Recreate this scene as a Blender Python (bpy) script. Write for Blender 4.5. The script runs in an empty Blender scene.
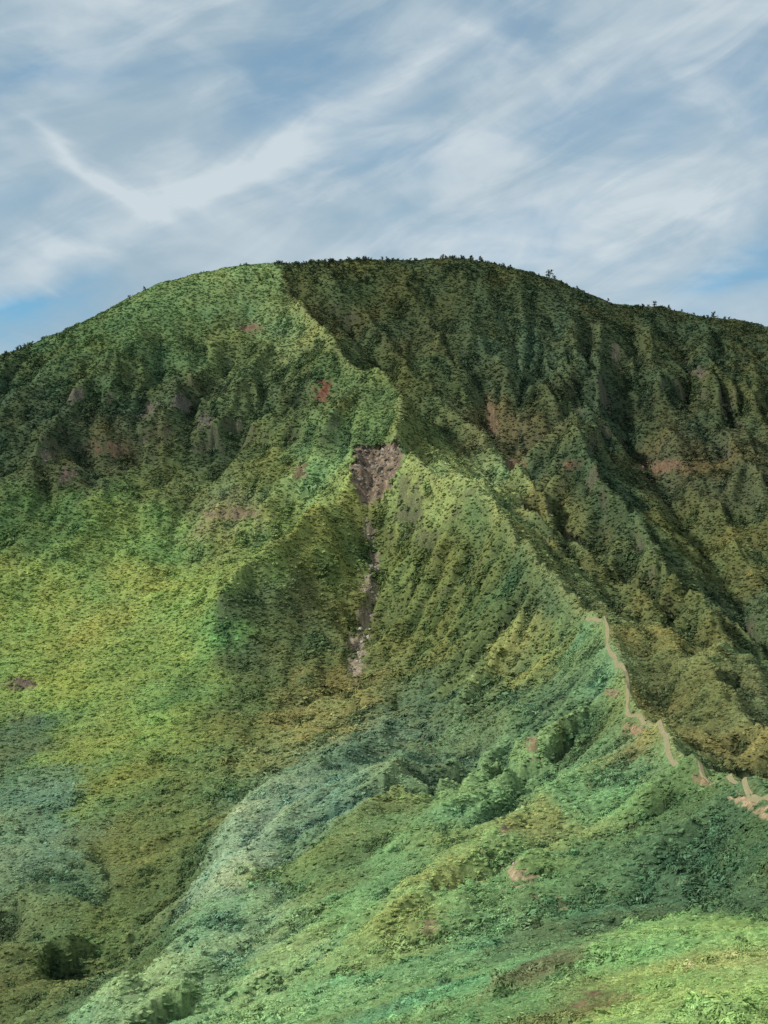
import bpy, math, numpy as np, time
from mathutils import Vector, Matrix
T0=time.time()
rng=np.random.default_rng(7)
F=1407.0; PITCH=math.atan(88/F)
CP,SP=math.cos(PITCH),math.sin(PITCH)
# ------------------------------------------------------------------ helpers
def bearing(u,v):
    a=(u-384)/F; b=(512-v)/F
    return np.array([a, CP-b*SP, SP+b*CP])
def P(u,v,d):
    w=bearing(u,v); return tuple(w*(d/w[1]))
def _h(ix,iy,s):
    n=(ix.astype(np.int64)*374761393+iy.astype(np.int64)*668265263+s*1442695041)&0xffffffff
    n=((n^(n>>13))*1274126177)&0xffffffff
    n=((n^(n>>16))*2246822519)&0xffffffff
    return (n^(n>>15))&0xffff
def noise(x,y,s=0):
    ix=np.floor(x);iy=np.floor(y);fx=x-ix;fy=y-iy
    ux=fx*fx*fx*(fx*(fx*6-15)+10);uy=fy*fy*fy*(fy*(fy*6-15)+10)
    def g(dx,dy):
        a=_h(ix+dx,iy+dy,s)*(2*math.pi/65536)
        return np.cos(a)*(fx-dx)+np.sin(a)*(fy-dy)
    a=g(0,0);b=g(1,0);c=g(0,1);d=g(1,1)
    return ((a*(1-ux)+b*ux)*(1-uy)+(c*(1-ux)+d*ux)*uy)*1.5
def fbm(x,y,o=4,s=0):
    r=0;a=1.0
    for i in range(o):
        r=r+a*noise(x*2**i+i*17.3,y*2**i-i*9.1,s+i);a*=.5
    return r
def sstep(a,b,x):
    t=np.clip((x-a)/(b-a),0,1);return t*t*(3-2*t)
# ------------------------------------------------------------------ relief control lines
crestline=[(-150,402,1040),(0,360,1060),(25,351,1065),(50,342,1070),(80,329,1080),(110,312,1090),(140,293,1100),(165,282,1105),(200,273,1110),(240,261,1115),(280,256,1120),(310,259,1125),(350,257,1130),(375,259,1130),(400,264,1132),(425,266,1130),(448,259,1140),(480,261,1145),(520,270,1150),(560,282,1155),(600,298,1160),(630,308,1160),(655,307,1160),(680,312,1160),(740,320,1155),(790,332,1150),(950,370,1130)]
mainridge=[(282,260,1110),(300,300,1062),(330,345,1012),(355,368,980),(378,364,950),(402,378,925),(400,405,890),(392,428,858),(430,456,815),(490,487,760),(525,530,690),(560,580,620),(590,612,570),(612,645,520),(630,690,465),(652,724,420),(700,768,345),(768,790,275),(860,800,215)]
wspur=[(355,434,850),(320,480,815),(270,540,780),(225,590,745)]
espur=[(410,445,830),(425,490,795),(445,540,750),(450,600,712)]
sgully=[(372,520,812),(370,600,765),(357,670,700)]
rrib=[(560,400,985),(580,440,905),(660,560,800),(768,700,680),(860,800,600)]
silver=[(400,700,620),(330,750,545),(250,785,490),(225,850,430),(180,940,350),(90,1020,300)]
stream=[(250,690,680),(205,760,600),(190,830,510),(130,920,440),(60,1000,380),(-60,1080,330)]
lines=[crestline,mainridge,wspur,espur,sgully,rrib,
 [(430,400,985),(520,480,880),(600,570,790),(700,690,660),(790,765,600)],
 [(640,440,985),(720,540,880),(800,620,800)],silver,stream]
pts=[]
for L in lines:
    W=[np.array(P(*p)) for p in L]
    for a,b in zip(W[:-1],W[1:]):
        n=max(1,int(np.linalg.norm((b-a)[:2])//25))
        for i in range(n): pts.append(a+(b-a)*i/n)
    pts.append(W[-1])
single=[(60,385,1010),(150,390,1000),(150,470,930),(30,470,900),(230,360,1040),(250,440,950),(300,400,960),(100,520,880),(0,560,830),(200,560,840),
 (150,650,730),(50,650,740),(50,750,640),(140,750,620),(100,850,520),(20,850,500),(-80,700,700),(-80,500,880),(-80,850,520),(-10,905,455),(-60,930,440),(20,955,415),(-40,985,395),(50,965,405),
 (300,610,745),(240,480,890),(300,530,840),(400,640,700),(470,640,650),(540,640,590),(480,740,510),(560,740,450),(470,560,720),(400,740,570),
 (600,820,335),(500,860,330),(400,900,320),(300,900,350),(660,860,265),(560,910,235),(300,980,255),(740,870,240),
 (768,905,150),(650,915,158),(560,930,170),(768,960,112),(768,1024,85),(600,1024,98),(450,985,160),(450,1024,125),(300,1024,215),
 (420,320,1085),(400,350,1045),(480,400,990),(560,340,1075),(650,350,1095),(740,360,1090),(660,450,965),(750,470,920),(860,480,930),(768,600,790),(350,310,1075),
 (250,300,1085),(170,330,1060),(900,900,200),(900,700,560),(470,350,1040)]
for s in single: pts.append(np.array(P(*s)))
anch=[(0,0,-2.2),(0,25,-11),(25,30,-11),(-30,30,-14),(60,60,-18),(-60,80,-34),(-120,160,-70),(140,60,-18),(-30,90,-38),(-60,150,-58),(-200,250,-118),
 (0,-80,8),(150,-80,0),(-150,-80,-20),(100,150,-30),(170,250,-70),(230,400,-95),(330,600,-90),(-350,420,-135),(-300,600,-80),(-380,800,40),
 (-200,1350,150),(0,1350,190),(200,1350,170),(450,1350,90),(-450,1350,60),(0,1700,60),(400,1700,20),(-400,1700,10),(-650,1050,60),(700,1050,60),
 (-700,500,-100),(700,500,-120),(-500,100,-130),(500,100,-100)]
for a in anch: pts.append(np.array(a,float))
for k in range(16):
    for R in (3500,9000):
        a=k/16*2*math.pi; pts.append(np.array([R*math.cos(a),600+R*math.sin(a),-220.]))
pts=np.array(pts)
keep=[]
for i,p in enumerate(pts):
    if all(np.hypot(*(p-pts[j])[:2])>6 for j in keep): keep.append(i)
pts=pts[keep]; N=len(pts)
A=-np.hypot(pts[:,None,0]-pts[None,:,0],pts[:,None,1]-pts[None,:,1])
A[np.diag_indices(N)]-=1.5
M=np.ones((N+1,N+1));M[:N,:N]=A;M[N,N]=0
w=np.linalg.solve(M,np.append(pts[:,2],0))
W32=w.astype(np.float32);PX=pts[:,0].astype(np.float32);PY=pts[:,1].astype(np.float32)
def base(x,y):
    x=np.asarray(x,np.float32).ravel();y=np.asarray(y,np.float32).ravel();o=np.empty(len(x))
    for i in range(0,len(x),40000):
        s=slice(i,i+40000)
        dx=x[s,None]-PX;dy=y[s,None]-PY
        o[s]=-np.sqrt(dx*dx+dy*dy)@W32[:N]+w[N]
    return o
CS=2.0;X0,X1,Y0,Y1=-460,500,10,1300
gx=np.arange(X0,X1+1,CS);gy=np.arange(Y0,Y1+1,CS)
GX,GY=np.meshgrid(gx,gy);nyg,nxg=GX.shape
B=base(GX,GY).reshape(nyg,nxg)
def samp(G,x,y):
    fx=np.clip((x-X0)/CS,0,nxg-1.001);fy=np.clip((y-Y0)/CS,0,nyg-1.001)
    i=fx.astype(int);j=fy.astype(int);a=fx-i;b=fy-j
    return (G[j,i]*(1-a)+G[j,i+1]*a)*(1-b)+(G[j+1,i]*(1-a)+G[j+1,i+1]*a)*b
def blur(G,n):
    for _ in range(n):
        G=(np.roll(G,1,0)+np.roll(G,-1,0)+2*G)/4;G=(np.roll(G,1,1)+np.roll(G,-1,1)+2*G)/4
    return G
def landon(G,u,v):
    w_=bearing(u,v);t=np.arange(40,1290,.8)
    x=w_[0]/w_[1]*t;z=w_[2]/w_[1]*t
    h=samp(G,x,t);k=np.where(h>z)[0]
    if len(k)==0: k=[int(np.argmax(h-z))]
    k=k[0];return np.array([x[k],t[k],h[k]])
DS=np.clip(GY/700,.22,1)
WXn=GX+fbm(GX/30,GY/30,3,61)*6*DS;WYn=GY+fbm(GX/30,GY/30,3,62)*6*DS
def linedist(pl,warp=True,side=False):
    pl=np.array(pl)[:,:2];d=np.full(GX.shape,1e9);sg=np.zeros(GX.shape)
    XX,YY=(WXn,WYn) if warp else (GX,GY)
    for a,b in zip(pl[:-1],pl[1:]):
        ab=b-a;L2_=ab@ab+1e-9
        t=np.clip(((XX-a[0])*ab[0]+(YY-a[1])*ab[1])/L2_,0,1)
        dd=np.hypot(XX-a[0]-t*ab[0],YY-a[1]-t*ab[1])
        cr=np.sign((XX-a[0])*ab[1]-(YY-a[1])*ab[0])
        m=dd<d;d=np.where(m,dd,d);sg=np.where(m,cr,sg)
    return (d,sg) if side else d
for L,am,w1,w2 in ((mainridge[1:],16,10,75),(wspur,12,10,45),(espur,8,9,35),(rrib,14,11,60),(silver,9,12,45)):
    d=linedist([P(*p) for p in L],warp=(am!=16));B=B-am*DS**.8*(1-np.exp(-d/w1))*np.exp(-(d/w2)**2)
RD,RS=linedist([P(*p) for p in mainridge],False,True)
SIDE=np.clip(blur(RS,1),-1,1)*sstep(120,230,GY)
kb=sstep(835,865,GY)*sstep(985,955,GY)
SIDE=SIDE*(1-kb)+blur(RS,22)*.7*kb
folds=[([(350,350),(290,400),(235,465)],9,12),([(320,345),(265,380),(215,415)],7,10),([(235,340),(190,395),(160,440)],10,11),([(180,420),(130,470),(85,512)],10,11),
 ([(110,370),(70,420),(30,470)],10,11),([(345,400),(305,470),(250,530)],8,9),([(180,500),(110,520),(60,560)],5,12),([(330,545),(275,600)],5,9),([(490,492),(450,525),(425,565)],8,8),
 ([(270,350),(235,400),(215,440)],7,8),([(140,340),(110,400),(100,440)],8,9),([(60,370),(30,400),(-10,430)],7,10),([(335,470),(290,540),(235,600)],5,7),
 ([(400,455),(440,470),(470,500)],4,8),([(620,692),(540,762),(455,850),(385,935)],6.5,9),([(655,745),(560,805),(470,862),(400,945)],6.5,8),([(690,775),(600,845),(540,882),(450,930)],5,7),
 ([(610,665),(525,722),(470,790),(440,830)],7,8),([(540,600),(500,660),(450,730),(380,800)],8,9),([(600,640),(560,690),(500,740)],6,8),([(740,800),(680,850),(620,885)],4,6),
 ([(330,290),(385,345),(430,400),(480,450)],10,10),([(600,335),(600,400),(590,455)],12,11),([(650,335),(655,400),(690,475)],12,11),([(705,340),(722,430),(768,520)],12,11),
 ([(400,290),(440,350),(470,400)],9,9),([(570,320),(575,370),(560,420)],8,9),([(740,350),(760,420)],8,9),
 ([(540,330),(545,380),(545,440)],9,10),([(520,500),(600,600),(690,700),(768,770)],10,9),([(500,470),(560,545),(640,630),(768,740)],10,9),([(470,330),(500,370),(520,420)],8,10),([(620,560),(700,640),(768,720)],9,8),
 ([(680,480),(740,560),(790,640)],11,10),([(600,480),(650,570),(720,660)],9,8),([(640,500),(700,590),(768,670)],7,7),([(540,540),(620,640),(720,740)],7,7),([(440,420),(500,475),(560,540)],7,7),
 ([(300,285),(370,345),(425,415)],-10,10),([(490,385),(520,470),(570,540)],-11,11),([(625,420),(680,520),(745,600)],-11,11),([(270,420),(215,470),(170,520)],-8,10),([(210,400),(150,450),(100,490)],-9,9),
 ([(372,520),(368,560),(374,600),(362,640),(355,680)],-2.5,9),([(470,540),(430,620),(400,700)],-6,9),([(580,750),(480,830),(400,900)],-6,7),([(640,790),(540,850),(440,900)],-6,6),
 ([(560,690),(490,750),(430,810)],-6,7),([(300,820),(270,900),(200,1000)],-4,8),([(200,850),(150,930)],-3,12),([(630,330),(628,400),(640,450)],-10,10),([(680,330),(690,400),(720,460)],-9,10),([(510,330),(515,380),(520,430)],-7,8)]
B0=B.copy()
for pl,am,w1 in folds:
    pp=[]
    for (a,b),(c,d_) in zip(pl[:-1],pl[1:]):
        for t in (0,.34,.67): pp.append(landon(B0,a+(c-a)*t,b+(d_-b)*t))
    pp.append(landon(B0,*pl[-1]))
    d=linedist(pp);B=B+am*np.exp(-d/w1)
cn=fbm(GX/45,GY/45,3,88)
for (cx,cy,rx,ry,z0,wv,Am) in ((-170,960,150,90,105,12,10),(-190,990,150,90,135,9,5),(200,1030,120,80,150,16,10),(230,980,130,80,105,12,6),(120,1010,90,70,120,10,5),(-60,930,60,70,110,10,5),(-110,760,50,60,8,9,4)):
    mk=np.exp(-(((GX-cx)/rx)**4+((GY-cy)/ry)**4))
    f_=(B-z0-cn*14)/wv;B=B+mk*Am*f_*np.exp(-f_*f_*.6)
Bs=blur(B,6)+fbm(GX/70,GY/70,3,50)*8
dy_,dx_=np.gradient(Bs,CS)
sl=np.hypot(dx_,dy_)+1e-4
VX=-dx_/sl;VY=-dy_/sl
def lic(src,L):
    acc=src.copy();
    for sg in (1,-1):
        x=GX.copy();y=GY.copy()
        for k in range(L):
            vx=samp(VX,x,y);vy=samp(VY,x,y);x+=vx*sg*3;y+=vy*sg*3
            acc+=samp(src,x,y)
    acc-=acc.mean();return acc/acc.std()
L1=lic(fbm(GX/36,GY/36,3,3),16)
L2=lic(fbm(GX/16,GY/16,2,5),11)
L3=lic(noise(GX/6,GY/6,8),5)
near=sstep(60,420,GY)
def gauss(x,y,rx,ry): return np.exp(-(((GX-x)/rx)**2+((GY-y)/ry)**2))
smooth=np.clip(1.3*gauss(-160,690,110,190)+gauss(-150,1090,80,45)+.6*gauss(0,1110,90,50),0,1)
cl=sstep(.5,.95,sl)
am2=.35+1.1*sstep(-.5,.6,fbm(GX/80,GY/80,2,77))
rightf=sstep(-20,70,GX)*sstep(560,760,GY)
am2=am2*(1+.35*rightf)
amp=near*(1-.93*smooth)*am2*(.35+.65*sstep(0,14,RD))
crest=np.clip(sstep(1040,1115,GY),0,1)
amp=amp*(1-.75*crest)
D=amp*(4.3*(0.5-np.abs(L1))+(1.8+1.2*rightf)*(.6-np.abs(L2))+.5*L3)
D+=near*(1-.85*smooth)*(.3+cl)*(2.0*fbm(GX/24,GY/24,4,21)+2.0*(0.4-np.abs(fbm(GX/34,GY/34,4,29))))*(1-.5*crest)*(.3+.7*sstep(0,14,RD))
D+=fbm(GX/16,GY/16,3,40)*.8*(.35+near*.6)
edge=sstep(X0,X0+60,GX)*sstep(X1,X1-60,GX)*sstep(Y1,Y1-60,GY)
Bbase=base(GX,GY).reshape(nyg,nxg)
D=(D+B-Bbase)*edge
Z=Bbase+D
SLOPE=blur(np.hypot(*np.gradient(Z,CS)),1)
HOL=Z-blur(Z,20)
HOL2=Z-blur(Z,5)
def delta(x,y):
    ins=(x>X0)&(x<X1)&(y>Y0)&(y<Y1)
    return np.where(ins,samp(D,x,y),0)
def height(x,y): return base(x,y)+delta(x,y)
def land(u,v): return landon(Z,u,v)
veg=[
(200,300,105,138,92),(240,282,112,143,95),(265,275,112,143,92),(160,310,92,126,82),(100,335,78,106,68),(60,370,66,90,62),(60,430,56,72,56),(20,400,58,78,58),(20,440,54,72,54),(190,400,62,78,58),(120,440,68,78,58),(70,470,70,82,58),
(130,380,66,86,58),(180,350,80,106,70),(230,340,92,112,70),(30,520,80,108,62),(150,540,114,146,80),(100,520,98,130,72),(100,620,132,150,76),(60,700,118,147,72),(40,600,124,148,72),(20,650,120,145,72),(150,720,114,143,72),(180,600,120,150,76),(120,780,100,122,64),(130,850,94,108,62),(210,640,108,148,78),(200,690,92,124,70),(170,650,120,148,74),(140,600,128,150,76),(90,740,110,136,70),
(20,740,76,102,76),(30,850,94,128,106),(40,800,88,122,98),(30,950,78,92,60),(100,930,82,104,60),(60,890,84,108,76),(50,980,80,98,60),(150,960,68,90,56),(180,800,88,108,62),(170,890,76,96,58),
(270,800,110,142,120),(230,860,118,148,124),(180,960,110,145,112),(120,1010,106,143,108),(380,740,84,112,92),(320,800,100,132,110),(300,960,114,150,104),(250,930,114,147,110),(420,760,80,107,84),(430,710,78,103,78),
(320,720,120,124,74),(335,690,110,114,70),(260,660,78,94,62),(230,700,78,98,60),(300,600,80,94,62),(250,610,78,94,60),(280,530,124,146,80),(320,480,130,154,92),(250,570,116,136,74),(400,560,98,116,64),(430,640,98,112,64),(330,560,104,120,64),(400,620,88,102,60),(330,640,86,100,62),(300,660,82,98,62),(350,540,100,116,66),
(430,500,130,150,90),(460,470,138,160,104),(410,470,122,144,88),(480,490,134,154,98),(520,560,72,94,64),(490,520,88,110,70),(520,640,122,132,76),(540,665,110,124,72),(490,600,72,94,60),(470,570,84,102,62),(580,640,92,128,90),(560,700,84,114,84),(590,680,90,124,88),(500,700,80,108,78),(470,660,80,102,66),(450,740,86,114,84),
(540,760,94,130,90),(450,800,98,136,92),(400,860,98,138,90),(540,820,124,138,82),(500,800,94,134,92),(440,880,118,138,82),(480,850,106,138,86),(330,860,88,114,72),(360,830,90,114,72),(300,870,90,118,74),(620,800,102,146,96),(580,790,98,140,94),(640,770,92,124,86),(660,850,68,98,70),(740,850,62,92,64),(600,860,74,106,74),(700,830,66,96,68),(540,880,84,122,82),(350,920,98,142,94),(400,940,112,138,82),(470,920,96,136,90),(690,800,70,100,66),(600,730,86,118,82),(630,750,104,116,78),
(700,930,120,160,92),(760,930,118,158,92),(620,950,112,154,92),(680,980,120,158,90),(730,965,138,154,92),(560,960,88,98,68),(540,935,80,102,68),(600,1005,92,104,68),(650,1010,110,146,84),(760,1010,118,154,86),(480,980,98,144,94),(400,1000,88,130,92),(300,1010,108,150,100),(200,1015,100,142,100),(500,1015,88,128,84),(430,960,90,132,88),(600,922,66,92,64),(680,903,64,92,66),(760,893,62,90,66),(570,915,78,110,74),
(350,290,66,80,52),(310,280,72,84,54),(420,300,64,78,52),(500,300,64,78,54),(520,345,66,88,68),(600,330,60,74,54),(700,350,56,70,50),(740,400,62,74,50),(640,400,54,68,50),(560,400,54,70,52),(480,370,64,80,58),(400,340,66,76,52),(450,330,60,74,52),(500,430,86,86,62),(620,500,54,76,56),(680,540,80,92,56),(740,550,86,96,58),(620,580,80,92,58),(560,520,92,100,62),(600,470,56,74,54),(700,640,80,92,58),(650,650,94,104,64),(760,700,78,92,64),(720,740,94,102,66),(560,600,68,92,66),(740,620,66,84,60),(440,430,78,92,60),(470,440,90,98,64),(700,470,72,76,56),(740,480,64,76,56),(680,720,94,102,64),(600,610,86,100,64),(700,700,80,94,62),(350,320,72,80,52),(390,370,70,84,54),  # right face: plant colours, kept dark to carry its shade as well
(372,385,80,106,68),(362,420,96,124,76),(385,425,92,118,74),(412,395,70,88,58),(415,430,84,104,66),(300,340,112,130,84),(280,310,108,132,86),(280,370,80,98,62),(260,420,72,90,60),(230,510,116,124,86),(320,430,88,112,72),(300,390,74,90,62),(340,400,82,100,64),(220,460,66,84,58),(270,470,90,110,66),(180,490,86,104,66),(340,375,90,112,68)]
bare=[
(250,328,10,7,104,90,76),(324,392,9,13,104,72,60),(110,448,14,8,96,84,70),(68,475,7,7,84,78,72),(235,515,24,6,112,104,84),(300,470,6,9,100,90,72),(182,404,10,10,82,84,80),(150,412,8,9,80,80,74),(75,395,8,10,76,78,72),(45,455,8,8,76,76,70),(205,420,7,9,76,78,72),
(492,418,6,20,92,82,66),(515,465,9,10,98,84,68),(665,466,22,6,98,82,68),(570,466,9,6,94,76,62),(22,683,14,5,88,82,72),(700,372,5,10,76,76,68),(615,352,4,10,76,76,68),
(369,532,6,12,112,108,92),(374,562,6,14,116,110,96),(370,590,7,13,120,114,100),(366,617,7,12,120,114,100),(358,645,9,14,130,124,110),(356,668,8,8,130,124,108),(634,732,8,6,134,120,94),(754,806,13,5,150,136,112),(516,876,17,5,142,134,110),(560,905,4,3,126,118,92),(533,745,5,10,114,108,84),(505,830,6,3,126,118,90),(585,1004,22,5,98,90,70),(700,780,5,3,132,118,92),(612,693,5,4,120,112,88),(430,925,8,3,118,114,88)]
def lin(c):
    c=np.asarray(c,float)/255;return np.where(c<.04045,c/12.92,((c+.055)/1.055)**2.4)
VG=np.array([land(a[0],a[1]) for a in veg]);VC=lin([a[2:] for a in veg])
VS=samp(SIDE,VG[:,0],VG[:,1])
BR=[(land(a[0],a[1]),a[2],a[3],lin(a[4:])) for a in bare]
scar=[(354,438),(398,439),(403,464),(388,490),(371,512),(357,498),(349,474)]
SC=land(375,470); sk=SC[1]/F
SCP=[((u-375)*sk+SC[0],-(v-470)*sk+SC[2]) for u,v in scar]
def scarmask(x,y,z):
    px=x+noise(z/5,y/9,70)*3.2;pz=z+noise(x/5,y/9,71)*3.2
    d=np.full(len(x),1e9)
    for (ax,az),(bx,bz) in zip(SCP,SCP[1:]+SCP[:1]):
        nx,nz=(bz-az),-(bx-ax);l=math.hypot(nx,nz)
        d=np.minimum(d,-((px-ax)*nx+(pz-az)*nz)/l)
    return np.where(np.abs(y-SC[1])<60,d,-99)
sg=scarmask(np.array([SC[0]]),np.array([SC[1]]),np.array([SC[2]]))[0]
if sg<0: SCP=SCP[::-1]
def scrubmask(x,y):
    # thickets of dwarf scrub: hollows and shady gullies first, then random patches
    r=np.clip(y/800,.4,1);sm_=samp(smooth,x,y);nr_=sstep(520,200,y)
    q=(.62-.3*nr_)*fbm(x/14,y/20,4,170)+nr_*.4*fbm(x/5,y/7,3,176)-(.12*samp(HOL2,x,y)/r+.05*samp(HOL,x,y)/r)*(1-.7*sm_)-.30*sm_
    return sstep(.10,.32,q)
def colour(x,y,z,jit=0.0):
    n=len(x);C=np.zeros((n,3));bm=np.zeros(n);sd_=samp(SIDE,x,y)
    for i in range(0,n,40000):
        s=slice(i,i+40000);X=x[s];Y=y[s];Zz=z[s]
        r=np.clip(Y/900,.15,1.1)
        j1=rng.normal(0,1,len(X))*jit*r;j2=rng.normal(0,1,len(X))*jit*r
        wx=X+fbm(X/22,Y/22,5,80)*16*r+j1;wy=Y+fbm(X/22,Y/22,5,85)*26*r+j2*1.6;wz=Zz+fbm(X/18,Y/18,3,90)*9*r+j2*.6
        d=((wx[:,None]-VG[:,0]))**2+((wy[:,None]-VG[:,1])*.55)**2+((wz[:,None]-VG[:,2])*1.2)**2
        d=d+700*(sd_[s][:,None]-VS)**2*(r[:,None]**1.5)  # stops the shade in the right-face colours at the main ridge
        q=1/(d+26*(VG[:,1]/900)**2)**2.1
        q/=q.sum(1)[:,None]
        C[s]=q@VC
    v1=fbm(x/18,y/18,4,100);v2=fbm(x/60,y/60,3,110);v3=fbm(x/5,y/5,2,120);v4=fbm(x/30+9,y/30,4,125)
    C*=np.exp(.16*v1+.14*v3)[:,None]
    C*=np.stack([1+.10*v2+.18*v4,1+.02*v2,1-.10*v2-.12*v4],1)
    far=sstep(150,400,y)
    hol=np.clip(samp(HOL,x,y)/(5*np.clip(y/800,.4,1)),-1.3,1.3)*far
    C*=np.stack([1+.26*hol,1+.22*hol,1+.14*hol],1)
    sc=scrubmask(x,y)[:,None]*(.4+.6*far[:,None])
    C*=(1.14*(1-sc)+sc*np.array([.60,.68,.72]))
    rg=np.exp(-(samp(RD,x,y)/(2.6*np.clip(y/700,.4,1)))**2)*sstep(200,300,y)*.5
    C=C*(1-rg[:,None])+lin((128,138,90))*rg[:,None]
    st=samp(SLOPE,x,y);rk=sstep(2.1,2.8,st+.7*fbm(x/7,(y+z)/9,3,160)+.32*(x<-60))*sstep(600,800,y)*.72
    C=C*(1-rk[:,None])+lin((78,79,70))*np.exp(.4*fbm(x/3,(y+z)/3,3,165))[:,None]*rk[:,None]
    bm=np.maximum(bm,rk*.75)
    for c,rx,ry,col in BR:
        k=c[1]/F;wx_=rx*k;wz_=ry*k;wy_=(wx_+wz_)*1.6+4
        sel=np.where((np.abs(x-c[0])<2.5*wx_+3)&(np.abs(z-c[2])<2.5*wz_+3)&(np.abs(y-c[1])<wy_*2.5))[0]
        if len(sel)==0: continue
        X=x[sel];Zz=z[sel];Y=y[sel]
        e=np.sqrt(((X-c[0])/wx_)**2+((Zz-c[2])/wz_)**2+((Y-c[1])/wy_)**2*.5)+fbm(X/(wx_*.7),(Zz+Y*.5)/(wz_*.7+1),4,130)*.9
        m=sstep(1.15,.85,e)
        bm[sel]=np.maximum(bm[sel],m)
        vv=np.exp(.4*fbm(X/2.2,(Y+Zz)/2.2,3,140))[:,None]
        C[sel]=C[sel]*(1-m[:,None])+col*vv*m[:,None]
    s=scarmask(x,y,z);m=sstep(-.3,.5,s)
    vv=np.exp(.8*fbm(x/3,z/3,4,150))[:,None]
    C=C*(1-m[:,None])+lin((110,99,88))*vv*m[:,None];bm=np.maximum(bm,m)
    lum=(C@np.array([.3,.6,.1]))[:,None]
    C=C*.84+lum*.16
    C=C*np.clip(lum/.2,.05,3)**-.17
    C=C*np.array([1.08,1.0,.86])
    return C,bm
TR=np.array([P(*p)[:2] for p in mainridge[12:]][::-1])
o=[]
for a,b in zip(TR[:-1],TR[1:]):
    n=int(np.linalg.norm(b-a)//2)+1
    for i in range(n): o.append(a+(b-a)*i/n)
TP=np.array(o);_s=np.arange(len(TP));_f=TP[:,1]/600;TP[:,0]+=(noise(_s/9.,_s*0+.5,200)*2.6-1.6)*_f;TP[:,1]-=1.0*_f
def trail_dist(x,y):
    d=np.full(len(x),1e9)
    sel=np.where((x>-20)&(x<110)&(y>190)&(y<860))[0]
    for i in range(0,len(sel),20000):
        k=sel[i:i+20000];d[k]=np.sqrt(((x[k,None]-TP[:,0])**2+(y[k,None]-TP[:,1])**2).min(1))
    return d
# ------------------------------------------------------------------ terrain sheet
dense=np.radians(np.linspace(-19,19,640))
step=dense[1]-dense[0];ex=[];a=dense[-1];st=step
while a<math.radians(100): st*=1.15;a+=st;ex.append(a)
ang=np.concatenate([-np.array(ex)[::-1],dense,ex])
rr=[1.0]
while rr[-1]<1330: rr.append(rr[-1]*1.0+max(.3,rr[-1]*.0024) if rr[-1]>60 else rr[-1]+1.2)
while rr[-1]<30000: rr.append(rr[-1]*1.05)
rr=np.array(rr)
AA,RR=np.meshgrid(ang,rr);tx=(np.sin(AA)*RR).ravel();ty=(np.cos(AA)*RR).ravel()
tz=height(tx,ty)
nr,nc=AA.shape
fade=np.clip(RR.ravel()/250,.12,1)
tz+=fbm(tx/3.5,ty/3.5,2,300)*.35*fade*(ty<1300)
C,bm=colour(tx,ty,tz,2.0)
sm=scarmask(tx,ty,tz);m=sstep(-.8,1.0,sm)
ty2=ty+m*4.5+ (bm>.5)*fbm(tx/3,tz/3,3,310)*1.3
co=np.stack([tx,ty2,tz],1).astype(np.float32)
me=bpy.data.meshes.new('mountain_terrain')
idx=np.arange(nr*nc).reshape(nr,nc)
f=np.stack([idx[:-1,:-1],idx[:-1,1:],idx[1:,1:],idx[1:,:-1]],-1).reshape(-1,4)[:,::-1]
me.vertices.add(len(co));me.vertices.foreach_set('co',co.ravel())
me.loops.add(f.size);me.loops.foreach_set('vertex_index',f.ravel().astype(np.int32))
me.polygons.add(len(f));me.polygons.foreach_set('loop_start',np.arange(0,f.size,4,dtype=np.int32))
me.polygons.foreach_set('use_smooth',np.ones(len(f),bool))
me.update(calc_edges=True)
KALB=1.28
def addcol(me,name,C):
    at=me.attributes.new(name,'FLOAT_COLOR','POINT')
    at.data.foreach_set('color',np.concatenate([C,np.ones((len(C),1))],1).astype(np.float32).ravel())
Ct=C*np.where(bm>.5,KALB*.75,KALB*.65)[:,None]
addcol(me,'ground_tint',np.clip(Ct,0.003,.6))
terrain=bpy.data.objects.new('mountain_terrain',me);bpy.context.collection.objects.link(terrain)
# ------------------------------------------------------------------ materials
def newmat(n):
    m=bpy.data.materials.new(n);m.use_nodes=True;nt=m.node_tree;nt.nodes.clear()
    o=nt.nodes.new('ShaderNodeOutputMaterial');b=nt.nodes.new('ShaderNodeBsdfDiffuse')
    nt.links.new(b.outputs[0],o.inputs[0])
    return m,nt,b,o
m,nt,b,o=newmat('hillside_ground')
a=nt.nodes.new('ShaderNodeAttribute');a.attribute_name='ground_tint'
g=nt.nodes.new('ShaderNodeNewGeometry')
n1=nt.nodes.new('ShaderNodeTexNoise');n1.inputs['Scale'].default_value=.9;n1.inputs['Detail'].default_value=6;n1.inputs['Roughness'].default_value=.7
nt.links.new(g.outputs['Position'],n1.inputs['Vector'])
mr=nt.nodes.new('ShaderNodeMapRange');mr.inputs[1].default_value=.3;mr.inputs[2].default_value=.7;mr.inputs[3].default_value=.45;mr.inputs[4].default_value=1.55
nt.links.new(n1.outputs[0],mr.inputs[0])
mx=nt.nodes.new('ShaderNodeVectorMath');mx.operation='SCALE'
nt.links.new(a.outputs['Color'],mx.inputs[0]);nt.links.new(mr.outputs[0],mx.inputs['Scale']);nt.links.new(mx.outputs[0],b.inputs['Color'])
bp=nt.nodes.new('ShaderNodeBump');bp.inputs['Strength'].default_value=.8;bp.inputs['Distance'].default_value=.8
nt.links.new(n1.outputs[0],bp.inputs['Height']);nt.links.new(bp.outputs[0],b.inputs['Normal'])
me.materials.append(m)
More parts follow.
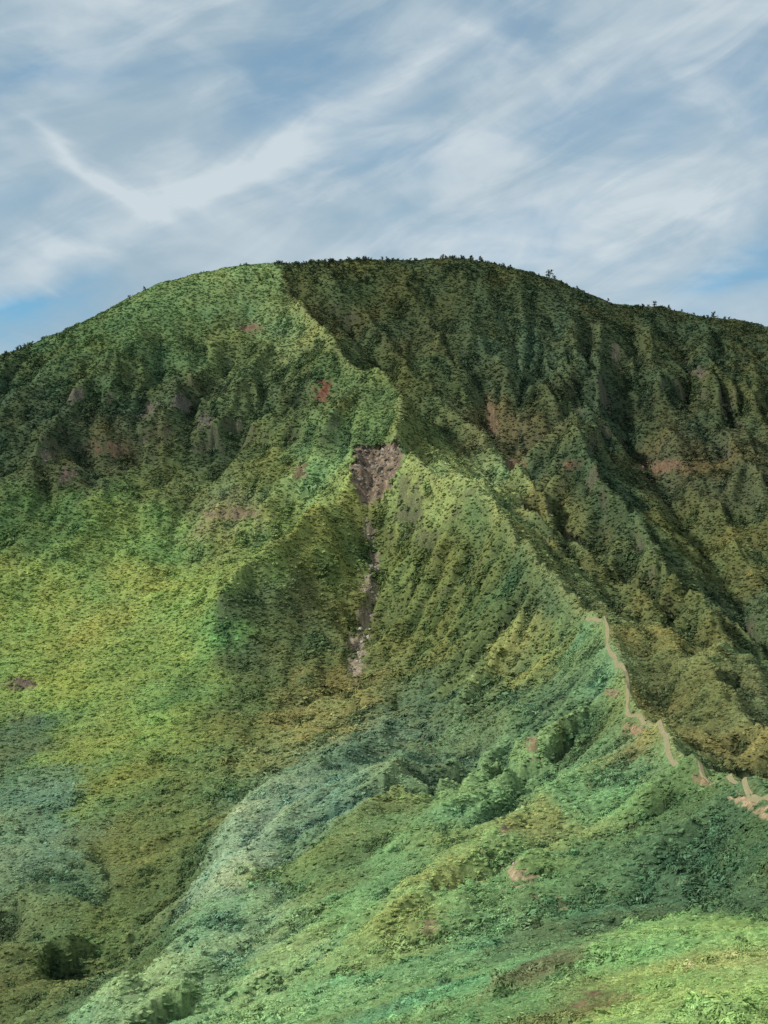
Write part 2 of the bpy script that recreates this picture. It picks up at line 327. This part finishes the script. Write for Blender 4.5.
def instmat(name):
    m,nt,b,o=newmat(name)
    a=nt.nodes.new('ShaderNodeAttribute');a.attribute_type='INSTANCER';a.attribute_name='tint'
    l=nt.nodes.new('ShaderNodeAttribute');l.attribute_name='leaf_tone'
    v=nt.nodes.new('ShaderNodeVectorMath');v.operation='SCALE'
    nt.links.new(a.outputs['Vector'],v.inputs[0]);nt.links.new(l.outputs['Fac'],v.inputs['Scale'])
    nt.links.new(v.outputs[0],b.inputs['Color'])
    return m
leafm=instmat('leaf_foliage');rockm=instmat('weathered_rock')
def meshfrom(name,V,Fc,tone,mat):
    me=bpy.data.meshes.new(name);me.from_pydata([tuple(v) for v in V],[],Fc)
    at=me.attributes.new('leaf_tone','FLOAT','FACE');at.data.foreach_set('value',np.array(tone,np.float32))
    me.materials.append(mat);return bpy.data.objects.new(name,me)
def clump(name,nl,size,seed,asp=1.6,hgt=.75,up=.5,spread=.4):
    r=np.random.default_rng(seed);V=[];Fc=[];tone=[]
    lobes=[(np.array([r.uniform(-.5,.5),r.uniform(-.5,.5),r.uniform(.15,.5)*hgt]),r.uniform(.4,.62)) for _ in range(5)]
    for i in range(nl):
        c,R=lobes[r.integers(5)]
        d=r.normal(size=3);d[2]=abs(d[2])*1.1-.15;d/=np.linalg.norm(d)
        p=c+d*R*r.uniform(.75,1.08)*np.array([1,1,hgt])
        nrm=d*1.0+r.normal(size=3)*spread+np.array([0,0,up]);nrm/=np.linalg.norm(nrm)
        t=np.cross(nrm,r.normal(size=3));t/=np.linalg.norm(t);bt=np.cross(nrm,t)
        s=size*r.uniform(.6,1.3)
        k=len(V)
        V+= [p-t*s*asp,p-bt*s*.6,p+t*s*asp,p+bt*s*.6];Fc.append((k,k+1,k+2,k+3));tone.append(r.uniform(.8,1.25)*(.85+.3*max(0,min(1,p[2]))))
    k=len(V);n=7
    for ring,(rad,zz) in enumerate([(.75,-.35),(.7,.15*hgt),(.4,.6*hgt)]):
        for j in range(n):
            q=2*math.pi*j/n+ring*.3;V.append(np.array([math.cos(q)*rad*r.uniform(.8,1.1),math.sin(q)*rad*r.uniform(.8,1.1),zz]))
    V.append(np.array([0,0,.75*hgt]))
    for ring in range(2):
        for j in range(n):
            Fc.append((k+ring*n+j,k+ring*n+(j+1)%n,k+(ring+1)*n+(j+1)%n,k+(ring+1)*n+j));tone.append(.85)
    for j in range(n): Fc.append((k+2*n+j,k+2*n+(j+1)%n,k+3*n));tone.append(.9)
    return meshfrom(name,V,Fc,tone,leafm)
def coll(name,obs):
    c=bpy.data.collections.new(name)
    for o in obs:c.objects.link(o)
    return c
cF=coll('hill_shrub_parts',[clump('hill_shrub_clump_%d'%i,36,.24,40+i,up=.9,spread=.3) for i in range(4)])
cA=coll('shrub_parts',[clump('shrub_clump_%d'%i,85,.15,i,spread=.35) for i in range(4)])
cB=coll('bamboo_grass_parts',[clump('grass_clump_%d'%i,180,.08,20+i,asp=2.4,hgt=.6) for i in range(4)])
def tree(name,seed):
    r=np.random.default_rng(seed);V=[];Fc=[];tone=[]
    def tube(a,b_,ra,rb):
        k=len(V);a=np.array(a);b_=np.array(b_)
        for p,rad in((a,ra),(b_,rb)):
            for j in range(5):V.append(p+rad*np.array([math.cos(j*1.2566),math.sin(j*1.2566),0]))
        for j in range(5):Fc.append((k+j,k+(j+1)%5,k+5+(j+1)%5,k+5+j));tone.append(.35)
    tube((0,0,-.3),(.05,0,.9),.07,.03);tube((.05,0,.9),(.02,.03,1.5),.03,.01)
    for i in range(9):
        z=.25+i*.14;q=r.uniform(0,6.28);L=(.85-.35*z)*r.uniform(.6,1.3)
        e=np.array([math.cos(q)*L,math.sin(q)*L,z+.15]);tube((0.03,0,z),e,.025,.008)
        for j in range(16):
            t_=r.uniform(.3,1.1)
            p=np.array([.03,0,z])*(1-t_)+e*t_+r.normal(size=3)*.12
            nn=r.normal(size=3);nn/=np.linalg.norm(nn);tt=np.cross(nn,r.normal(size=3));tt/=np.linalg.norm(tt);bb=np.cross(nn,tt);s=.12
            k=len(V);V+= [p-tt*s,p-bb*s,p+tt*s,p+bb*s];Fc.append((k,k+1,k+2,k+3));tone.append(r.uniform(.5,1.1))
    return meshfrom(name,V,Fc,tone,leafm)
cT=coll('stunted_tree_parts',[tree('stunted_tree_%d'%i,50+i) for i in range(3)])
def rock(name,seed):
    import bmesh
    r=np.random.default_rng(seed);bmm=bmesh.new();bmesh.ops.create_icosphere(bmm,subdivisions=2,radius=1)
    pl=[(r.normal(size=3),r.uniform(.5,.8)) for _ in range(8)]
    for v in bmm.verts:
        c=np.array(v.co)
        for n_,d in pl:
            n_=n_/np.linalg.norm(n_);q=c@n_
            if q>d:c=c-n_*(q-d)
        v.co=c*np.array([1,.8,.7])
    me=bpy.data.meshes.new(name);bmm.to_mesh(me);bmm.free()
    at=me.attributes.new('leaf_tone','FLOAT','FACE');at.data.foreach_set('value',r.uniform(.8,1.2,len(me.polygons)).astype(np.float32))
    me.materials.append(rockm);return bpy.data.objects.new(name,me)
cR=coll('rock_parts',[rock('rock_%d'%i,70+i) for i in range(3)])
def scatter(name,x,y,z,size,tint,colln,tilt=.25,flat=None):
    n=len(x);me=bpy.data.meshes.new(name);me.vertices.add(n)
    me.vertices.foreach_set('co',np.stack([x,y,z],1).astype(np.float32).ravel())
    addcol(me,'tint',tint)
    hz=size*rng.uniform(.7,1.25,n)*(1 if flat is None else flat)
    at=me.attributes.new('size','FLOAT_VECTOR','POINT');sz=np.stack([size,size,hz],1);at.data.foreach_set('vector',sz.astype(np.float32).ravel())
    at=me.attributes.new('turn','FLOAT_VECTOR','POINT');at.data.foreach_set('vector',np.stack([rng.normal(0,tilt,n),rng.normal(0,tilt,n),rng.uniform(0,6.28,n)],1).astype(np.float32).ravel())
    at=me.attributes.new('pick','INT','POINT');at.data.foreach_set('value',rng.integers(0,len(colln.objects),n).astype(np.int32))
    ob=bpy.data.objects.new(name,me);bpy.context.collection.objects.link(ob)
    ng=bpy.data.node_groups.new(name,'GeometryNodeTree')
    ng.interface.new_socket('Geometry',in_out='INPUT',socket_type='NodeSocketGeometry');ng.interface.new_socket('Geometry',in_out='OUTPUT',socket_type='NodeSocketGeometry')
    N_=ng.nodes;gi=N_.new('NodeGroupInput');go=N_.new('NodeGroupOutput');ip=N_.new('GeometryNodeInstanceOnPoints')
    ci=N_.new('GeometryNodeCollectionInfo');ci.inputs[0].default_value=colln;ci.inputs['Separate Children'].default_value=True;ci.inputs['Reset Children'].default_value=True
    def na(nm,t):
        q=N_.new('GeometryNodeInputNamedAttribute');q.data_type=t;q.inputs[0].default_value=nm;return [s for s in q.outputs if s.enabled][0]
    L=ng.links.new
    L(gi.outputs[0],ip.inputs['Points']);L(ci.outputs[0],ip.inputs['Instance']);ip.inputs['Pick Instance'].default_value=True
    L(na('pick','INT'),ip.inputs['Instance Index']);L(na('size','FLOAT_VECTOR'),ip.inputs['Scale'])
    er=N_.new('FunctionNodeEulerToRotation');L(na('turn','FLOAT_VECTOR'),er.inputs[0]);L(er.outputs[0],ip.inputs['Rotation'])
    L(ip.outputs[0],go.inputs[0])
    md=ob.modifiers.new('scatter','NODES');md.node_group=ng
    return ob
def zone(n,r0,r1,a=18):
    r=np.sqrt(rng.uniform(r0*r0,r1*r1,n));t=np.radians(rng.uniform(-a,a,n));return np.sin(t)*r,np.cos(t)*r
def plants(n,r0,r1,s0,s1,var):
    x,y=zone(n,r0,r1);z=height(x,y);C,bmk=colour(x,y,z,4.0);td=trail_dist(x,y)
    sc=scrubmask(x,y)
    k=(bmk<.5)&(td>1.1*np.clip(y/600,.5,1)+s0*.6)
    x,y,z,C,sc=x[k],y[k],z[k],C[k],sc[k];nn=len(x)
    # short bamboo grass versus taller scrub
    s=rng.uniform(s0,s1,nn)*(.8+.5*sc)*np.where(rng.random(nn)<.06*(.2+sc),1.7,1)
    fl=.5+.65*sc
    C=C*KALB*np.exp(rng.normal(0,var,nn)*(.5+.9*sc))[:,None]*np.stack([np.exp(rng.normal(0,.07,nn)),np.ones(nn),np.ones(nn)],1)
    return x,y,z,s,np.clip(C,.002,.5),fl
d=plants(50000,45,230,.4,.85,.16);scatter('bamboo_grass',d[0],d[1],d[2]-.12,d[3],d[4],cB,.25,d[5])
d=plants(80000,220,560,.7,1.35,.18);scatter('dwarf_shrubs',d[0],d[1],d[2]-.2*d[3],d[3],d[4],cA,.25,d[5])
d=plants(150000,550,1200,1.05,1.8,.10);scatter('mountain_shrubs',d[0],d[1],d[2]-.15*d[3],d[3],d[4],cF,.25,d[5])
cw=np.array([P(*p)[:2] for p in crestline])
xs=[];ys=[]
for i in range(1500):
    k=rng.integers(len(cw)-1);t=rng.random();p=cw[k]*(1-t)+cw[k+1]*t
    xs.append(p[0]+rng.normal(0,2));ys.append(p[1]+rng.uniform(-28,18))
xs=np.array(xs);ys=np.array(ys);k=((xs>-90)|(xs<-262)|(rng.random(len(xs))<.06))&(fbm(xs/25,ys/60,2,500)>-.2)&((xs<110)|(rng.random(len(xs))<.4));xs=xs[k];ys=ys[k]
scatter('stunted_trees',xs,ys,height(xs,ys),np.exp(rng.normal(.35,.35,len(xs))),np.tile(np.array([.055,.078,.046]),(len(xs),1))*rng.uniform(.7,1.4,(len(xs),1)),cT,.1)
x,y=zone(260000,250,1000,16);z=height(x,y)
C,bmk=colour(x,y,z);k=(bmk>.76)&(rng.random(len(x))<.4);x,y,z,C=x[k],y[k],z[k],C[k]
sd=scarmask(x,y,z);ins=sd>-.5;y=y+sstep(-.8,1,sd)*4.5
C=(C*.5+C.mean(1)[:,None]*.55)*rng.uniform(.6,1.7,(len(x),1))*KALB*.8
scatter('landslide_rocks',x,y,z,np.exp(rng.normal(-1.1,.5,len(x)))*np.clip(y/700,.3,1.2)*np.where(ins|((x<0)&(y<830)),1.7,1.1),C,cR,.6)
# trail ribbon
V=[];Fc=[]
tg=np.gradient(TP,axis=0);tg/=np.linalg.norm(tg,axis=1)[:,None];nn=np.stack([-tg[:,1],tg[:,0]],1)
wd=.55+.25*noise(np.arange(len(TP))/6.,np.zeros(len(TP)),210)
K=5
for j in range(K):
    o_=(j/(K-1)-.5)*2*wd;X=TP[:,0]+nn[:,0]*o_;Y=TP[:,1]+nn[:,1]*o_;zz=height(X,Y)+fbm(X/3.5,Y/3.5,2,300)*.35*np.clip(Y/250,.12,1)+.15
    V.append(np.stack([X,Y,zz],1))
V=np.stack(V,1);n=len(TP);VV=V.reshape(-1,3)
for i in range(n-1):
    for j in range(K-1): Fc.append((i*K+j,i*K+j+1,(i+1)*K+j+1,(i+1)*K+j))
tm=bpy.data.meshes.new('hiking_trail');tm.from_pydata([tuple(v) for v in VV],[],Fc)
m,nt,b,o=newmat('trail_dirt')
g=nt.nodes.new('ShaderNodeNewGeometry');n1=nt.nodes.new('ShaderNodeTexNoise');n1.inputs['Scale'].default_value=1.2;n1.inputs['Detail'].default_value=5
nt.links.new(g.outputs['Position'],n1.inputs['Vector']);cr=nt.nodes.new('ShaderNodeValToRGB');nt.links.new(n1.outputs[0],cr.inputs[0]);nt.links.new(cr.outputs[0],b.inputs['Color'])
cr.color_ramp.elements[0].color=(.14,.14,.075,1);cr.color_ramp.elements[1].color=(.30,.26,.16,1)
tm.materials.append(m);tro=bpy.data.objects.new('hiking_trail',tm);bpy.context.collection.objects.link(tro)
# ------------------------------------------------------------------ light
sd=Vector((-0.77,-0.14,0.64)).normalized();el=math.asin(sd.z);az=math.atan2(sd.x,sd.y)
L=bpy.data.lights.new('sun','SUN');L.energy=4.3;L.angle=math.radians(4);L.color=(1,.95,.86)
lo=bpy.data.objects.new('sun',L);lo.rotation_euler=sd.to_track_quat('Z','Y').to_euler();bpy.context.collection.objects.link(lo)
wd_=bpy.data.worlds.new('World');bpy.context.scene.world=wd_;wd_.use_nodes=True;nt=wd_.node_tree;nt.nodes.clear()
out=nt.nodes.new('ShaderNodeOutputWorld');bg=nt.nodes.new('ShaderNodeBackground');nt.links.new(bg.outputs[0],out.inputs[0]);bg.inputs[1].default_value=.11
sky=nt.nodes.new('ShaderNodeTexSky');sky.sky_type='NISHITA';sky.sun_disc=False;sky.sun_elevation=el;sky.sun_rotation=az%(2*math.pi);sky.altitude=1500;sky.dust_density=.6;sky.ozone_density=1.5
def mt(op,*a):
    n=nt.nodes.new('ShaderNodeMath');n.operation=op
    for i,v in enumerate(a):
        if isinstance(v,(int,float)):n.inputs[i].default_value=v
        else:nt.links.new(v,n.inputs[i])
    return n.outputs[0]
def ss(x,a,b):
    n=nt.nodes.new('ShaderNodeMapRange');n.interpolation_type='SMOOTHSTEP';n.inputs[1].default_value=a;n.inputs[2].default_value=b;nt.links.new(x,n.inputs[0]);return n.outputs[0]
tc=nt.nodes.new('ShaderNodeTexCoord');sx=nt.nodes.new('ShaderNodeSeparateXYZ');nt.links.new(tc.outputs['Generated'],sx.inputs[0])
azn=mt('ARCTAN2',sx.outputs[0],sx.outputs[1]);eln=mt('ARCSINE',sx.outputs[2])
def ns(ang_,sxx,syy,sc,det,rough,dist,off):
    c,s=math.cos(math.radians(ang_)),math.sin(math.radians(ang_))
    p=mt('ADD',mt('MULTIPLY',azn,c),mt('MULTIPLY',eln,s));q=mt('ADD',mt('MULTIPLY',azn,-s),mt('MULTIPLY',eln,c))
    cb=nt.nodes.new('ShaderNodeCombineXYZ');nt.links.new(mt('MULTIPLY',p,sxx),cb.inputs[0]);nt.links.new(mt('MULTIPLY',q,syy),cb.inputs[1]);cb.inputs[2].default_value=off
    n=nt.nodes.new('ShaderNodeTexNoise');n.inputs['Scale'].default_value=sc;n.inputs['Detail'].default_value=det;n.inputs['Roughness'].default_value=rough;n.inputs['Distortion'].default_value=dist
    nt.links.new(cb.outputs[0],n.inputs['Vector']);return n.outputs[0]
n1=ns(14,1,2.4,6,6,.5,1.0,1.0);n2=ns(-25,1,3,9,6,.5,.8,4.0);n3=ns(12,1,1.5,4,3,.5,.3,8.0);n4=ns(24,1,4.0,8,7,.56,.9,12.);n5=ns(-12,1,2.4,8,7,.55,.9,21.)
warp=mt('MULTIPLY',mt('SUBTRACT',n3,.5),.08);wf=mt('MULTIPLY',mt('SUBTRACT',n2,.5),.035)
def streak(u0,v0,u1,v1,wpx,fall,amp,curve=0.,lo_=.15):
    a0,e0,a1,e1=(u0-384)/F,(600-v0)/F,(u1-384)/F,(600-v1)/F
    l=math.hypot(a1-a0,e1-e0);dx,dy=(a1-a0)/l,(e1-e0)/l
    A_=mt('SUBTRACT',azn,a0);E_=mt('SUBTRACT',eln,e0)
    t=mt('ADD',mt('MULTIPLY',A_,dx),mt('MULTIPLY',E_,dy));q=mt('ADD',mt('MULTIPLY',A_,-dy),mt('MULTIPLY',E_,dx))
    q=mt('ADD',q,mt('ADD',mt('MULTIPLY',warp,.35),wf))
    tn=mt('DIVIDE',t,l)
    if curve:q=mt('ADD',q,mt('MULTIPLY',mt('MULTIPLY',tn,mt('SUBTRACT',1,tn)),curve))
    g=mt('EXPONENT',mt('MULTIPLY',mt('POWER',mt('ABSOLUTE',mt('DIVIDE',q,wpx/F)),1.5),-1))
    e=mt('MULTIPLY',ss(tn,-.1,fall),ss(tn,1.15,1-fall))
    return mt('MULTIPLY',mt('MULTIPLY',g,e),mt('MULTIPLY',amp,ss(mt('ADD',mt('MULTIPLY',n4,.6),mt('MULTIPLY',n5,.4)),lo_,.72)))
tot=mt('MULTIPLY',ss(mt('ADD',mt('MULTIPLY',n1,.4),mt('ADD',mt('MULTIPLY',n5,.3),mt('MULTIPLY',n4,.3))),.42,.66),.6)
for s in [streak(-60,325,480,45,20,.2,.8,.02,-.1),streak(15,145,180,236,8,.3,.95,0,-.4),streak(100,215,470,150,28,.3,.45),streak(-60,70,300,0,26,.2,.4),streak(-60,180,60,290,22,.3,.4),streak(250,330,800,190,60,.25,.55),streak(380,130,820,60,50,.3,.5),streak(560,210,800,170,45,.3,.4),streak(330,260,620,215,30,.3,.35)]:
    tot=mt('ADD',tot,s)
tot=mt('MINIMUM',tot,.95)
veil=mt('ADD',.42,mt('MULTIPLY',ss(mt('ADD',mt('MULTIPLY',n3,.6),mt('MULTIPLY',n1,.4)),.36,.6),.55))
blue=mt('ADD',mt('ADD',streak(-60,335,130,285,24,.3,.9),streak(660,310,860,262,24,.3,1.0)),streak(-60,110,260,75,20,.3,.45))
veil=mt('MAXIMUM',mt('SUBTRACT',veil,blue),0.)
tot=mt('MAXIMUM',mt('SUBTRACT',tot,mt('MULTIPLY',blue,.4)),0.)
def mixc(f,a,b):
    mixn=nt.nodes.new('ShaderNodeMix');mixn.data_type='RGBA';nt.links.new(f,mixn.inputs['Factor']);nt.links.new(a,mixn.inputs['A'])
    mixn.inputs['B'].default_value=b;return mixn.outputs['Result']
tn_=nt.nodes.new('ShaderNodeVectorMath');tn_.operation='MULTIPLY';nt.links.new(sky.outputs[0],tn_.inputs[0]);tn_.inputs[1].default_value=(.75,1.25,1.25)
c1=mixc(veil,tn_.outputs[0],(3.2,4.3,5.1,1));c2=mixc(tot,c1,(5.6,6.35,6.8,1))
# overhead sky above the view whitened: added fill for a softer ambient
c3=mixc(mt('MULTIPLY',ss(eln,.5,.95),.8),c2,(11,11,10.9,1))
nt.links.new(c3,bg.inputs[0])
# ------------------------------------------------------------------ camera
cam=bpy.data.cameras.new('camera');cam.sensor_fit='VERTICAL';cam.sensor_height=36;cam.lens=F*36/1024;cam.clip_start=.5;cam.clip_end=60000
co_=bpy.data.objects.new('camera',cam);co_.rotation_euler=(math.pi/2+PITCH,0,0);bpy.context.collection.objects.link(co_)
sc_=bpy.context.scene;sc_.camera=co_
sc_.view_settings.view_transform='Standard';sc_.view_settings.look='None';sc_.view_settings.exposure=0
print('done',time.time()-T0)
